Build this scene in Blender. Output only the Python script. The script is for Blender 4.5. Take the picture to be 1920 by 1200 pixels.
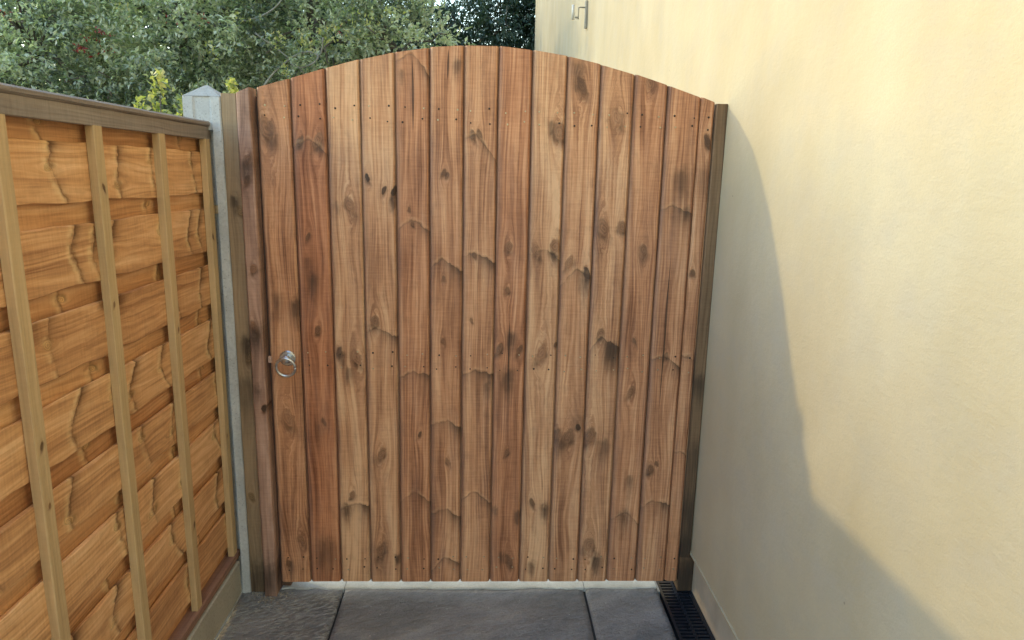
import bpy, math, random
import numpy as np
from mathutils import Vector, Matrix, Euler

S = bpy.context.scene
for o in list(bpy.data.objects):
    bpy.data.objects.remove(o)
COL = S.collection
random.seed(7)

# ------------------------------------------------------------------ camera
F_PX = 1288.27                       # focal length in pixels of a 1920 px wide frame
cam_d = bpy.data.cameras.new('camera')
cam_d.sensor_width = 36
cam_d.lens = F_PX * 36 / 1920
cam_d.clip_start = 0.05
cam_d.clip_end = 500
cam = bpy.data.objects.new('camera', cam_d)
COL.objects.link(cam)
CAM = Vector((0.6657, -2.0986, 1.3962))
CROT = Euler((1.3610, -0.0226, -0.0378), 'XYZ')
cam.location = CAM
cam.rotation_euler = CROT
S.camera = cam

# ------------------------------------------------------------------ world, sun, exposure
SUN_DIR = Vector((-1.0, 0.457, 0.525)).normalized()     # towards the sun
elev = math.asin(SUN_DIR.z)
azim = math.atan2(SUN_DIR.x, SUN_DIR.y)                 # clockwise from +Y
w = bpy.data.worlds.new('World')
S.world = w
w.use_nodes = True
nt = w.node_tree
bg = nt.nodes['Background']
sky = nt.nodes.new('ShaderNodeTexSky')
sky.sky_type = 'NISHITA'
sky.sun_disc = False
sky.sun_elevation = elev
sky.sun_rotation = azim % (2 * math.pi)
sky.dust_density = 0.4
sky.air_density = 1.7
sky.ozone_density = 2.0
nt.links.new(sky.outputs[0], bg.inputs[0])
bg.inputs[1].default_value = 0.15
sun_d = bpy.data.lights.new('sun', 'SUN')
sun_d.energy = 0.36
sun_d.angle = math.radians(1.1)
sun_d.color = (1.0, 0.82, 0.38)
sun = bpy.data.objects.new('sun', sun_d)
COL.objects.link(sun)
sun.rotation_euler = (-SUN_DIR).to_track_quat('-Z', 'Y').to_euler()
S.view_settings.view_transform = 'Standard'
S.view_settings.look = 'None'
S.view_settings.gamma = 1
S.view_settings.use_curve_mapping = False
S.view_settings.exposure = 2.04
S.render.engine = 'CYCLES'

# ------------------------------------------------------------------ helpers
RM = CROT.to_matrix()


def ray(px, py):
    return RM @ Vector(((px - 960) / F_PX, -(py - 600) / F_PX, -1))


def on_y(px, py, y=0.0):
    d = ray(px, py)
    return CAM + d * ((y - CAM.y) / d.y)


def on_x(px, py, x):
    d = ray(px, py)
    return CAM + d * ((x - CAM.x) / d.x)


def tag(o, label=None, cat=None, group=None, kind=None):
    if label: o['label'] = label
    if cat: o['category'] = cat
    if group: o['group'] = group
    if kind: o['kind'] = kind
    return o


def empty(name, loc=(0, 0, 0), rot=(0, 0, 0)):
    o = bpy.data.objects.new(name, None)
    o.empty_display_size = 0.1
    COL.objects.link(o)
    o.location = loc
    o.rotation_euler = rot
    return o


def mesh_obj(name, verts, faces, mat, parent=None, smooth=False):
    me = bpy.data.meshes.new(name)
    me.from_pydata([tuple(v) for v in verts], [], faces)
    me.update()
    if smooth:
        me.polygons.foreach_set('use_smooth', [True] * len(me.polygons))
    if mat: me.materials.append(mat)
    o = bpy.data.objects.new(name, me)
    COL.objects.link(o)
    if parent:
        o.parent = parent
        o.matrix_parent_inverse = Matrix.Identity(4)
        o.location = -Vector(parent.location)      # part meshes below are written in world space
    return o


def prism(poly, zs, off=None, tops=None):
    """poly: list of (x, y) anticlockwise; zs: levels.  off(i, level, x, y) -> (dx, dy)."""
    n = len(poly)
    V, Fc = [], []
    for k, z in enumerate(zs):
        for i, (x, y) in enumerate(poly):
            dx, dy = off(i, k, x, y) if off else (0, 0)
            zz = z
            if tops and k == len(zs) - 1: zz = tops(x)
            V.append((x + dx, y + dy, zz))
    for k in range(len(zs) - 1):
        for i in range(n):
            j = (i + 1) % n
            Fc.append((k * n + i, k * n + j, (k + 1) * n + j, (k + 1) * n + i))
    Fc.append(tuple(reversed(range(n))))
    m = (len(zs) - 1) * n
    Fc.append(tuple(m + i for i in range(n)))
    return V, Fc


def box_vf(x0, x1, y0, y1, z0, z1, c=0.0):
    """a box, its upright edges chamfered by c"""
    if c <= 0:
        poly = [(x0, y0), (x1, y0), (x1, y1), (x0, y1)]
    else:
        poly = [(x0 + c, y0), (x1 - c, y0), (x1, y0 + c), (x1, y1 - c), (x1 - c, y1), (x0 + c, y1), (x0, y1 - c), (x0, y0 + c)]
    return prism(poly, [z0, z1])


def join_vf(parts):
    V, Fc = [], []
    for v, f in parts:
        b = len(V)
        V += list(v)
        Fc += [tuple(i + b for i in q) for q in f]
    return V, Fc


def tube_vf(pts, rads, seg=8):
    V, Fc = [], []
    pts = [Vector(p) for p in pts]
    n = len(pts)
    up = Vector((0, 0, 1))
    for i, p in enumerate(pts):
        t = (pts[min(i + 1, n - 1)] - pts[max(i - 1, 0)]).normalized()
        a = t.cross(up)
        if a.length < 0.05: a = t.cross(Vector((1, 0, 0)))
        a.normalize()
        b = t.cross(a).normalized()
        for s in range(seg):
            an = 2 * math.pi * s / seg
            V.append(p + (a * math.cos(an) + b * math.sin(an)) * rads[i])
    for i in range(n - 1):
        for s in range(seg):
            t = (s + 1) % seg
            Fc.append((i * seg + s, i * seg + t, (i + 1) * seg + t, (i + 1) * seg + s))
    Fc.append(tuple(reversed(range(seg))))
    Fc.append(tuple((n - 1) * seg + s for s in range(seg)))
    return V, Fc


# ------------------------------------------------------------------ materials
class NB:
    """small node builder"""
    def __init__(s, tree):
        s.t = tree
        s.n = tree.nodes
        s.l = tree.links

    def node(s, typ, **kw):
        nd = s.n.new(typ)
        for k, v in kw.items(): setattr(nd, k, v)
        return nd

    def put(s, sock, v):
        if isinstance(v, bpy.types.NodeSocket): s.l.new(v, sock)
        elif v is not None: sock.default_value = v

    def m(s, op, a, b=None, c=None, clamp=False):
        nd = s.node('ShaderNodeMath', operation=op)
        nd.use_clamp = clamp
        s.put(nd.inputs[0], a)
        if b is not None: s.put(nd.inputs[1], b)
        if c is not None: s.put(nd.inputs[2], c)
        return nd.outputs[0]

    def vec(s, x, y, z):
        nd = s.node('ShaderNodeCombineXYZ')
        s.put(nd.inputs[0], x); s.put(nd.inputs[1], y); s.put(nd.inputs[2], z)
        return nd.outputs[0]

    def sep(s, v):
        nd = s.node('ShaderNodeSeparateXYZ')
        s.put(nd.inputs[0], v)
        return nd.outputs

    def noise(s, v, scale=1.0, detail=2.0, rough=0.5, color=False):
        nd = s.node('ShaderNodeTexNoise')
        s.put(nd.inputs['Vector'], v)
        nd.inputs['Scale'].default_value = scale
        nd.inputs['Detail'].default_value = detail
        nd.inputs['Roughness'].default_value = rough
        return nd.outputs['Color' if color else 'Fac']

    def ramp(s, f, stops, interp='LINEAR'):
        nd = s.node('ShaderNodeValToRGB')
        nd.color_ramp.interpolation = interp
        e = nd.color_ramp.elements
        while len(e) > 1: e.remove(e[-1])
        for i, (p, c) in enumerate(stops):
            q = e[0] if i == 0 else e.new(p)
            q.position = p
            q.color = c if len(c) == 4 else (*c, 1)
        s.put(nd.inputs[0], f)
        return nd.outputs[0]

    def mix(s, f, a, b, blend='MIX'):
        nd = s.node('ShaderNodeMix', data_type='RGBA', blend_type=blend)
        nd.clamp_factor = True
        s.put(nd.inputs[0], f)
        for i, v in ((6, a), (7, b)):
            if isinstance(v, tuple) and len(v) == 3: v = (*v, 1)
            s.put(nd.inputs[i], v)
        return nd.outputs[2]

    def scale(s, v, x, y, z):
        nd = s.node('ShaderNodeMapping')
        s.put(nd.inputs[0], v)
        nd.inputs['Scale'].default_value = (x, y, z)
        return nd.outputs[0]

    def bump(s, h, strength, dist=0.002, normal=None):
        nd = s.node('ShaderNodeBump')
        s.put(nd.inputs['Height'], h)
        nd.inputs['Strength'].default_value = strength
        nd.inputs['Distance'].default_value = dist
        if normal: s.put(nd.inputs['Normal'], normal)
        return nd.outputs[0]


def new_mat(name):
    m = bpy.data.materials.new(name)
    m.use_nodes = True
    b = NB(m.node_tree)
    p = m.node_tree.nodes['Principled BSDF']
    return m, b, p


def sock(g, name, typ, io):
    g.interface.new_socket(name=name, in_out=io, socket_type=typ)


def knot_group():
    g = bpy.data.node_groups.new('knot', 'ShaderNodeTree')
    for n_, t in (('P', 'NodeSocketVector'), ('K', 'NodeSocketVector'), ('A', 'NodeSocketFloat'), ('W', 'NodeSocketFloat'),
                  ('psi', 'NodeSocketFloat'), ('ins', 'NodeSocketFloat'), ('ring', 'NodeSocketFloat'), ('halo', 'NodeSocketFloat'),
                  ('din', 'NodeSocketFloat'), ('blk', 'NodeSocketFloat')):
        sock(g, n_, t, 'INPUT')
    for n_ in ('psi', 'ins', 'ring', 'halo', 'din', 'blk'): sock(g, n_, 'NodeSocketFloat', 'OUTPUT')
    b = NB(g)
    i = b.node('NodeGroupInput').outputs
    o = b.node('NodeGroupOutput')
    x, y, z = b.sep(i['P'])
    kx, kz, kr = b.sep(i['K'])
    R = b.m('ADD', kr, 1e-5)
    R2 = b.m('MULTIPLY', R, R)
    qx = b.m('ADD', b.m('SUBTRACT', x, kx), b.m('MULTIPLY', b.m('MULTIPLY', i['W'], R), 1.5))
    qz = b.m('MULTIPLY', b.m('SUBTRACT', z, kz), 0.72)
    qz = b.m('ADD', qz, b.m('MULTIPLY', qx, b.m('MULTIPLY', b.m('SINE', b.m('MULTIPLY', kz, 91.0)), 0.7)))
    d2 = b.m('ADD', b.m('MULTIPLY', qx, qx), b.m('MULTIPLY', qz, qz))
    d = b.m('SQRT', d2)
    # grain runs round the knot, in a longer oval than the knot itself
    e2 = b.m('ADD', b.m('MULTIPLY', qx, qx), b.m('MULTIPLY', b.m('MULTIPLY', qz, qz), 0.22))
    defl = b.m('DIVIDE', b.m('MULTIPLY', b.m('MULTIPLY', qx, R2), 1.5), b.m('ADD', e2, b.m('MULTIPLY', R2, 0.3)))
    psi = b.m('SUBTRACT', i['psi'], defl)
    rel = b.m('DIVIDE', d, R)
    m_ = b.node('ShaderNodeMapRange', interpolation_type='SMOOTHSTEP')
    b.put(m_.inputs[0], rel)
    m_.inputs[1].default_value = 1.05; m_.inputs[2].default_value = 0.8
    m_.inputs[3].default_value = 0; m_.inputs[4].default_value = 1
    ms = m_.outputs[0]
    bel = b.m('MULTIPLY', b.m('DIVIDE', qz, R), -1.0, clamp=True)                 # 1 under the knot
    out_ = b.m('GREATER_THAN', rel, 1.0)
    q = b.m('DIVIDE', b.m('SUBTRACT', rel, 1.0), b.m('ADD', 0.16, b.m('MULTIPLY', b.m('MULTIPLY', bel, out_), 0.55)))
    rg = b.m('MULTIPLY', b.m('EXPONENT', b.m('MULTIPLY', b.m('MULTIPLY', q, q), -1)), b.m('ADD', 0.5, b.m('MULTIPLY', bel, 0.6)))
    hz = b.m('EXPONENT', b.m('MULTIPLY', b.m('MULTIPLY', rel, rel), -0.22))
    b.put(o.inputs['psi'], psi)
    b.put(o.inputs['ins'], b.m('MAXIMUM', i['ins'], ms))
    b.put(o.inputs['ring'], b.m('MAXIMUM', i['ring'], rg))
    b.put(o.inputs['halo'], b.m('MAXIMUM', i['halo'], hz))
    b.put(o.inputs['blk'], b.m('MAXIMUM', i['blk'], b.m('MULTIPLY', ms, i['A'])))
    b.put(o.inputs['din'], b.m('ADD', b.m('MULTIPLY', i['din'], b.m('SUBTRACT', 1.0, ms)), b.m('MULTIPLY', rel, ms)))
    return g


def stain_group():
    g = bpy.data.node_groups.new('stain', 'ShaderNodeTree')
    for n_, t in (('P', 'NodeSocketVector'), ('K', 'NodeSocketVector'), ('A', 'NodeSocketFloat'), ('W', 'NodeSocketFloat'),
                  ('W2', 'NodeSocketFloat'), ('lw', 'NodeSocketFloat'), ('sm', 'NodeSocketFloat'), ('ln', 'NodeSocketFloat'), ('lt', 'NodeSocketFloat')):
        sock(g, n_, t, 'INPUT')
    for n_ in ('sm', 'ln', 'lt'): sock(g, n_, 'NodeSocketFloat', 'OUTPUT')
    b = NB(g)
    i = b.node('NodeGroupInput').outputs
    o = b.node('NodeGroupOutput')
    x, y, z = b.sep(i['P'])
    cx, cz, sz = b.sep(i['K'])
    sz = b.m('ADD', b.m('MULTIPLY', sz, 0.72), 1e-5)
    L = b.m('GREATER_THAN', i['A'], 1.5)
    s = b.m('SUBTRACT', i['A'], b.m('MULTIPLY', L, 2.0))
    qx = b.m('SUBTRACT', x, cx)
    ax = b.m('ABSOLUTE', qx)
    asym = b.m('MULTIPLY', b.m('SINE', b.m('MULTIPLY', cz, 57.0)), 0.45)        # one arm longer than the other
    hgt = b.m('ADD', 0.95, b.m('MULTIPLY', b.m('SINE', b.m('MULTIPLY', cz, 83.0)), 0.40))
    arm = b.m('MULTIPLY', b.m('POWER', b.m('ADD', b.m('MULTIPLY', ax, 25.0), 0.0001), 1.25), 0.024)
    arm = b.m('MULTIPLY', arm, b.m('DIVIDE', 0.0034, i['lw']))
    arm = b.m('MULTIPLY', b.m('MULTIPLY', arm, hgt), b.m('ADD', 1.0, b.m('MULTIPLY', b.m('SIGN', qx), asym)))
    zl = b.m('ADD', b.m('SUBTRACT', cz, b.m('MULTIPLY', arm, L)), b.m('MULTIPLY', i['W'], 0.024))
    below = b.m('SUBTRACT', zl, z)
    t = b.m('DIVIDE', below, i['lw'])
    env = b.m('MULTIPLY', b.m('SUBTRACT', i['W2'], 0.36), 5.0, clamp=True)
    ln = b.m('MULTIPLY', b.m('MULTIPLY', L, env), b.m('EXPONENT', b.m('MULTIPLY', b.m('MULTIPLY', t, t), -1)))
    t2 = b.m('ADD', t, 2.0)
    lt = b.m('MULTIPLY', b.m('MULTIPLY', L, env), b.m('EXPONENT', b.m('MULTIPLY', b.m('MULTIPLY', t2, t2), -0.35)))
    # smudge under a scar: fades downwards, stronger towards the edges of the board
    bp = b.m('MAXIMUM', below, 0.0)
    fall = b.m('MULTIPLY', b.m('EXPONENT', b.m('DIVIDE', b.m('MULTIPLY', bp, -1.0), sz)), b.m('GREATER_THAN', below, 0.0))
    side = b.m('ADD', 0.25, b.m('MULTIPLY', b.m('MINIMUM', b.m('MAXIMUM', b.m('MULTIPLY', qx, 28.0), 0.0), 1.0), 0.9))
    s1 = b.m('MULTIPLY', b.m('MULTIPLY', fall, side), L)
    ux = b.m('DIVIDE', b.m('ADD', qx, b.m('MULTIPLY', b.m('SUBTRACT', i['W2'], 0.5), 0.03)), b.m('MULTIPLY', sz, 0.5))
    dzz = b.m('ADD', b.m('SUBTRACT', z, cz), b.m('MULTIPLY', i['W'], 0.05))
    up_ = b.m('GREATER_THAN', dzz, 0.0)
    uz = b.m('MULTIPLY', b.m('DIVIDE', dzz, sz), b.m('ADD', 0.7, b.m('MULTIPLY', up_, 1.1)))
    s2 = b.m('EXPONENT', b.m('MULTIPLY', b.m('ADD', b.m('MULTIPLY', ux, ux), b.m('MULTIPLY', uz, uz)), -1.0))
    s2 = b.m('MULTIPLY', s2, b.m('SUBTRACT', 1.0, L))
    sm = b.m('MULTIPLY', b.m('MULTIPLY', b.m('ADD', s1, s2), s), 1.35)
    b.put(o.inputs['sm'], b.m('ADD', i['sm'], sm))
    b.put(o.inputs['ln'], b.m('MAXIMUM', i['ln'], ln))
    b.put(o.inputs['lt'], b.m('MAXIMUM', i['lt'], lt))
    return g


KG, SG = knot_group(), stain_group()


def wood(name, light, mid, dark, red, knotc, stainc, nk=5, ns=4, ncrack=0, lw=0.0025, contrast=1.0, rough=0.62, saw=1.0, gs=1.0, bumpk=0.5, film=0.0, ltk=0.15, lnk=0.7):
    """Planed or sawn timber.  Grain runs along local z; knots, scars and cracks come from
    properties of each board (k0.., s0.., c0..) in metres on the board."""
    m, b, p = new_mat(name)

    def attr(nm):
        nd = b.node('ShaderNodeAttribute', attribute_type='OBJECT', attribute_name=nm)
        return nd
    P = b.node('ShaderNodeTexCoord').outputs['Object']
    x, y, z = b.sep(P)
    seed = attr('seed').outputs['Fac']
    tint = attr('tint').outputs['Fac']
    so = b.m('MULTIPLY', seed, 37.0)
    # slow wander of the grain
    Wv = b.vec(b.m('ADD', b.m('MULTIPLY', x, 9.0), so), b.m('MULTIPLY', y, 9.0), b.m('MULTIPLY', z, 1.6))
    wn = b.m('SUBTRACT', b.noise(Wv, 1, 2), 0.5)
    Wq = b.vec(b.m('ADD', b.m('MULTIPLY', x, 60.0), so), y, b.m('MULTIPLY', z, 45.0))
    wob = b.m('SUBTRACT', b.noise(Wq, 1, 3), 0.5)
    Wr = b.vec(b.m('ADD', b.m('MULTIPLY', x, 38.0), so), b.m('ADD', y, 5.0), b.m('MULTIPLY', z, 9.0))
    env = b.noise(Wr, 1, 3)
    psi = b.m('ADD', x, b.m('MULTIPLY', wn, 0.055))
    ins, ring, halo, din, blk = 0.0, 0.0, 0.0, 0.0, 0.0
    for k in range(nk):
        a = attr('k%d' % k)
        g = b.node('ShaderNodeGroup', node_tree=KG)
        for nm, v in (('P', P), ('K', a.outputs['Vector']), ('A', a.outputs['Alpha']), ('W', wob), ('psi', psi), ('ins', ins), ('ring', ring), ('halo', halo), ('din', din), ('blk', blk)):
            b.put(g.inputs[nm], v)
        psi, ins, ring, halo, din, blk = [g.outputs[n_] for n_ in ('psi', 'ins', 'ring', 'halo', 'din', 'blk')]
    sm, ln, lt = 0.0, 0.0, 0.0
    for k in range(ns):
        a = attr('s%d' % k)
        g = b.node('ShaderNodeGroup', node_tree=SG)
        for nm, v in (('P', P), ('K', a.outputs['Vector']), ('A', a.outputs['Alpha']), ('W', wob), ('W2', env), ('lw', lw), ('sm', sm), ('ln', ln), ('lt', lt)):
            b.put(g.inputs[nm], v)
        sm, ln, lt = g.outputs['sm'], g.outputs['ln'], g.outputs['lt']
    # grain streaks, carried round the knots by psi
    g1 = b.noise(b.vec(b.m('ADD', b.m('MULTIPLY', psi, 62.0 * gs), so), b.m('MULTIPLY', y, 62.0), b.m('MULTIPLY', z, 1.5)), 1, 3, 0.55)
    g2 = b.noise(b.vec(b.m('ADD', b.m('MULTIPLY', psi, 260.0 * gs), so), b.m('MULTIPLY', y, 260.0), b.m('MULTIPLY', z, 5.0)), 1, 3, 0.6)
    lowf = b.noise(b.vec(b.m('ADD', b.m('MULTIPLY', x, 14.0), so), b.m('MULTIPLY', y, 14.0), b.m('MULTIPLY', z, 2.6)), 1, 3, 0.55)
    ph = b.m('ADD', b.m('MULTIPLY', psi, 620.0 * gs), b.m('MULTIPLY', b.noise(b.vec(b.m('ADD', b.m('MULTIPLY', x, 10.0), so), y, b.m('MULTIPLY', z, 1.1)), 1, 1), 34.0))
    rings = b.m('POWER', b.m('ADD', b.m('MULTIPLY', b.m('SINE', ph), 0.5), 0.5), 2.0)
    sawn = b.noise(b.vec(b.m('ADD', b.m('MULTIPLY', x, 16.0), so), y, b.m('MULTIPLY', z, 190.0)), 1, 2, 0.5)
    f = b.m('ADD', b.m('MULTIPLY', b.m('SUBTRACT', g1, 0.5), 1.25 * contrast), 0.42)
    f = b.m('ADD', f, b.m('MULTIPLY', b.m('SUBTRACT', g2, 0.5), 0.85 * contrast))
    f = b.m('ADD', f, b.m('MULTIPLY', b.m('SUBTRACT', lowf, 0.5), 1.1 * contrast))
    f = b.m('ADD', f, b.m('MULTIPLY', rings, 0.13 * contrast))
    f = b.m('ADD', f, b.m('MULTIPLY', b.m('SUBTRACT', sawn, 0.5), 0.45 * saw))
    f = b.m('ADD', f, b.m('MULTIPLY', attr('shade').outputs['Fac'], 0.26))
    c = b.ramp(f, [(0.0, light), (0.45, mid), (1.0, dark)])
    c = b.mix(b.m('MULTIPLY', tint, 0.85), c, b.mix(1.0, c, red, 'MULTIPLY'))
    # knots: reddish halo, tight rings, dark rim
    c = b.mix(b.m('MULTIPLY', halo, 0.18), c, knotc)
    kr = b.m('ADD', b.m('MULTIPLY', b.m('SINE', b.m('ADD', b.m('MULTIPLY', din, 15.0), b.m('MULTIPLY', wob, 6.0))), 0.5), 0.5)
    kcol = b.mix(kr, tuple(v * 1.35 for v in knotc), tuple(v * 0.75 for v in knotc))
    c = b.mix(b.m('MULTIPLY', b.m('MULTIPLY', ins, 0.95), b.m('ADD', 0.35, b.m('MULTIPLY', env, 0.75))), c, kcol)
    rimf = b.m('MULTIPLY', b.m('MULTIPLY', ring, b.m('MULTIPLY', b.m('SUBTRACT', env, 0.28), 3.0, clamp=True)), 0.9, clamp=True)
    c = b.mix(rimf, c, tuple(v * 0.45 for v in knotc))
    c = b.mix(b.m('MULTIPLY', blk, 0.9), c, (0.012, 0.009, 0.007))
    # scars: dark line, pale lip above, dirty smudge below
    c = b.mix(b.m('MULTIPLY', lt, ltk), c, tuple(min(1, v * 1.35) for v in light))
    smn = b.m('MULTIPLY', b.m('MULTIPLY', sm, b.m('ADD', 0.25, b.m('MULTIPLY', env, 1.3))), b.m('MULTIPLY', b.m('ADD', 0.5, g2), b.m('ADD', 0.45, b.m('MULTIPLY', g1, 1.3))))
    smn = b.m('SUBTRACT', 1.0, b.m('EXPONENT', b.m('MULTIPLY', smn, -1.5)))
    c = b.mix(b.m('MULTIPLY', smn, 1.05, clamp=True), c, stainc)
    c = b.mix(b.m('MULTIPLY', ln, lnk, clamp=True), c, tuple(v * 0.9 for v in stainc))
    ck = None
    for k in range(ncrack):
        a = attr('c%d' % k)
        kx, kz, kl = b.sep(a.outputs['Vector'])
        dx = b.m('ABSOLUTE', b.m('ADD', b.m('SUBTRACT', x, kx), b.m('MULTIPLY', wn, 0.02)))
        dz = b.m('DIVIDE', b.m('ABSOLUTE', b.m('SUBTRACT', z, kz)), b.m('ADD', kl, 1e-5))
        wd = b.m('MULTIPLY', b.m('MAXIMUM', b.m('SUBTRACT', 1.0, b.m('MULTIPLY', dz, dz)), 0.0), 0.0028)
        v = b.m('MULTIPLY', b.m('LESS_THAN', dx, wd), 0.75)
        ck = v if ck is None else b.m('MAXIMUM', ck, v)
    if ck is not None:
        c = b.mix(ck, c, (0.03, 0.015, 0.01))
    # darker, rubbed end grain and general grime
    gr = b.noise(b.vec(b.m('ADD', b.m('MULTIPLY', x, 30.0), so), b.m('MULTIPLY', y, 30.0), b.m('MULTIPLY', z, 14.0)), 1, 4, 0.65)
    c = b.mix(b.m('MULTIPLY', b.m('SUBTRACT', gr, 0.52), 1.6 * contrast, clamp=True), c, b.mix(1.0, c, (0.52, 0.50, 0.50), 'MULTIPLY'))
    if film:
        em = b.node('ShaderNodeMapRange', interpolation_type='SMOOTHSTEP')
        b.put(em.inputs[0], b.m('ADD', b.m('MULTIPLY', x, -1.0), b.m('MULTIPLY', wob, 0.012)))
        em.inputs[1].default_value = 0.026; em.inputs[2].default_value = 0.046
        ef = b.m('MULTIPLY', em.outputs[0], b.m('ADD', 0.25, lowf))
        pf = b.m('MULTIPLY', b.m('SUBTRACT', b.noise(b.vec(b.m('ADD', b.m('MULTIPLY', x, 22.0), b.m('ADD', so, 9.0)), y, b.m('MULTIPLY', z, 4.0)), 1, 4, 0.6), 0.5), 3.0, clamp=True)
        c = b.mix(b.m('MULTIPLY', b.m('MAXIMUM', ef, b.m('MULTIPLY', pf, 0.7)), film), c, (0.27, 0.19, 0.16))
        eg = b.node('ShaderNodeMapRange', interpolation_type='SMOOTHSTEP')      # darker along both long edges
        b.put(eg.inputs[0], b.m('ADD', b.m('ABSOLUTE', x), b.m('MULTIPLY', wob, 0.004)))
        eg.inputs[1].default_value = 0.0435; eg.inputs[2].default_value = 0.0480
        c = b.mix(b.m('MULTIPLY', eg.outputs[0], 0.5), c, (0.13, 0.068, 0.042))
    b.put(p.inputs['Base Color'], c)
    b.put(p.inputs['Roughness'], b.m('ADD', rough - 0.08, b.m('MULTIPLY', g1, 0.2)))
    p.inputs['Specular IOR Level'].default_value = 0.35
    h = b.m('ADD', b.m('MULTIPLY', g2, 0.8), b.m('MULTIPLY', rings, 0.3))
    h = b.m('ADD', h, b.m('MULTIPLY', sawn, 0.5 * saw))
    h = b.m('SUBTRACT', h, b.m('MULTIPLY', ring, 1.0))
    h = b.m('SUBTRACT', h, b.m('MULTIPLY', ln, 1.1))
    if ck is not None: h = b.m('SUBTRACT', h, b.m('MULTIPLY', ck, 2.0))
    b.put(p.inputs['Normal'], b.bump(h, bumpk, 0.0016))
    return m


GATE_W = wood('stained_pine', (0.80, 0.48, 0.265), (0.60, 0.31, 0.158), (0.27, 0.12, 0.06), (0.84, 0.62, 0.55), (0.27, 0.125, 0.062), (0.085, 0.045, 0.026), nk=6, ns=5, ncrack=1, contrast=1.3, film=0.4, lw=0.0034, saw=0.85, lnk=0.42)
BATTEN_W = wood('pale_pine_batten', (0.74, 0.52, 0.29), (0.60, 0.41, 0.22), (0.38, 0.24, 0.12), (0.8, 0.85, 0.75), (0.22, 0.10, 0.04), (0.10, 0.06, 0.03), nk=3, ns=0, contrast=0.6, saw=0.4)
FENCE_W = wood('orange_larch_board', (0.92, 0.57, 0.30), (0.71, 0.38, 0.170), (0.35, 0.16, 0.07), (0.70, 0.58, 0.52), (0.72, 0.42, 0.17), (0.12, 0.05, 0.018), nk=4, ns=7, lw=0.0055, contrast=0.95, saw=0.8, gs=0.8, bumpk=0.6, ltk=0.35, lnk=0.55)
CAP_W = wood('weathered_capping_wood', (0.38, 0.32, 0.27), (0.285, 0.235, 0.197), (0.16, 0.127, 0.105), (0.8, 0.8, 0.8), (0.10, 0.06, 0.04), (0.06, 0.04, 0.03), nk=0, ns=0, contrast=0.7, saw=1.2)
POST_W = wood('green_treated_timber', (0.47, 0.345, 0.21), (0.34, 0.24, 0.145), (0.16, 0.11, 0.065), (0.75, 0.6, 0.5), (0.40, 0.25, 0.12), (0.045, 0.030, 0.020), nk=3, ns=4, contrast=0.7, saw=0.5)
ROUGH_W = wood('rough_sawn_batten', (0.66, 0.44, 0.32), (0.48, 0.30, 0.21), (0.26, 0.155, 0.11), (0.72, 0.62, 0.66), (0.26, 0.12, 0.06), (0.06, 0.038, 0.028), nk=5, ns=4, contrast=1.2, gs=0.6)
RAIL_W = wood('reddish_brown_rail', (0.42, 0.25, 0.17), (0.29, 0.165, 0.115), (0.16, 0.085, 0.06), (0.8, 0.7, 0.7), (0.15, 0.07, 0.04), (0.05, 0.03, 0.02), nk=0, ns=2, contrast=0.9)


GAP_SHADE_W = wood('gap_shade_timber', (0.16, 0.10, 0.07), (0.11, 0.065, 0.045), (0.06, 0.035, 0.025), (0.8, 0.7, 0.7), (0.15, 0.07, 0.04), (0.05, 0.03, 0.02), nk=0, ns=0, contrast=0.6)  # colour darkened to pass for shade in the gap beside the gate


def mat_concrete(name, c0, c1, scale=1.0, pits=0.5):
    m, b, p = new_mat(name)
    P = b.node('ShaderNodeTexCoord').outputs['Object']
    a = b.noise(P, 7 * scale, 5, 0.6)
    f = b.noise(P, 160 * scale, 4, 0.7)
    st = b.noise(b.scale(P, 25, 25, 1.5), 1, 3)
    c = b.ramp(a, [(0.3, c0), (0.7, c1)])
    c = b.mix(b.m('MULTIPLY', b.m('SUBTRACT', f, 0.45), 1.6, clamp=True), c, tuple(v * 0.6 for v in c0))
    c = b.mix(b.m('MULTIPLY', b.m('SUBTRACT', st, 0.5), 1.5, clamp=True), c, tuple(v * 0.75 for v in c0))
    vo = b.node('ShaderNodeTexVoronoi')
    b.put(vo.inputs['Vector'], P)
    vo.inputs['Scale'].default_value = 90 * scale
    pit = b.m('LESS_THAN', vo.outputs['Distance'], 0.16)
    c = b.mix(b.m('MULTIPLY', pit, pits), c, tuple(v * 0.35 for v in c0))
    b.put(p.inputs['Base Color'], c)
    p.inputs['Roughness'].default_value = 0.85
    b.put(p.inputs['Normal'], b.bump(b.m('SUBTRACT', f, b.m('MULTIPLY', pit, 0.6)), 0.5, 0.002))
    return m


CONC = mat_concrete('grey_concrete', (0.43, 0.44, 0.44), (0.64, 0.65, 0.64))
CONC_D = mat_concrete('darkened_cap_concrete', (0.28, 0.28, 0.26), (0.42, 0.42, 0.40))  # darker copy of the post concrete, offsets sky light on the cap
GRAV = mat_concrete('buff_concrete', (0.36, 0.32, 0.25), (0.52, 0.48, 0.39), 0.8, 0.25)


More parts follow.
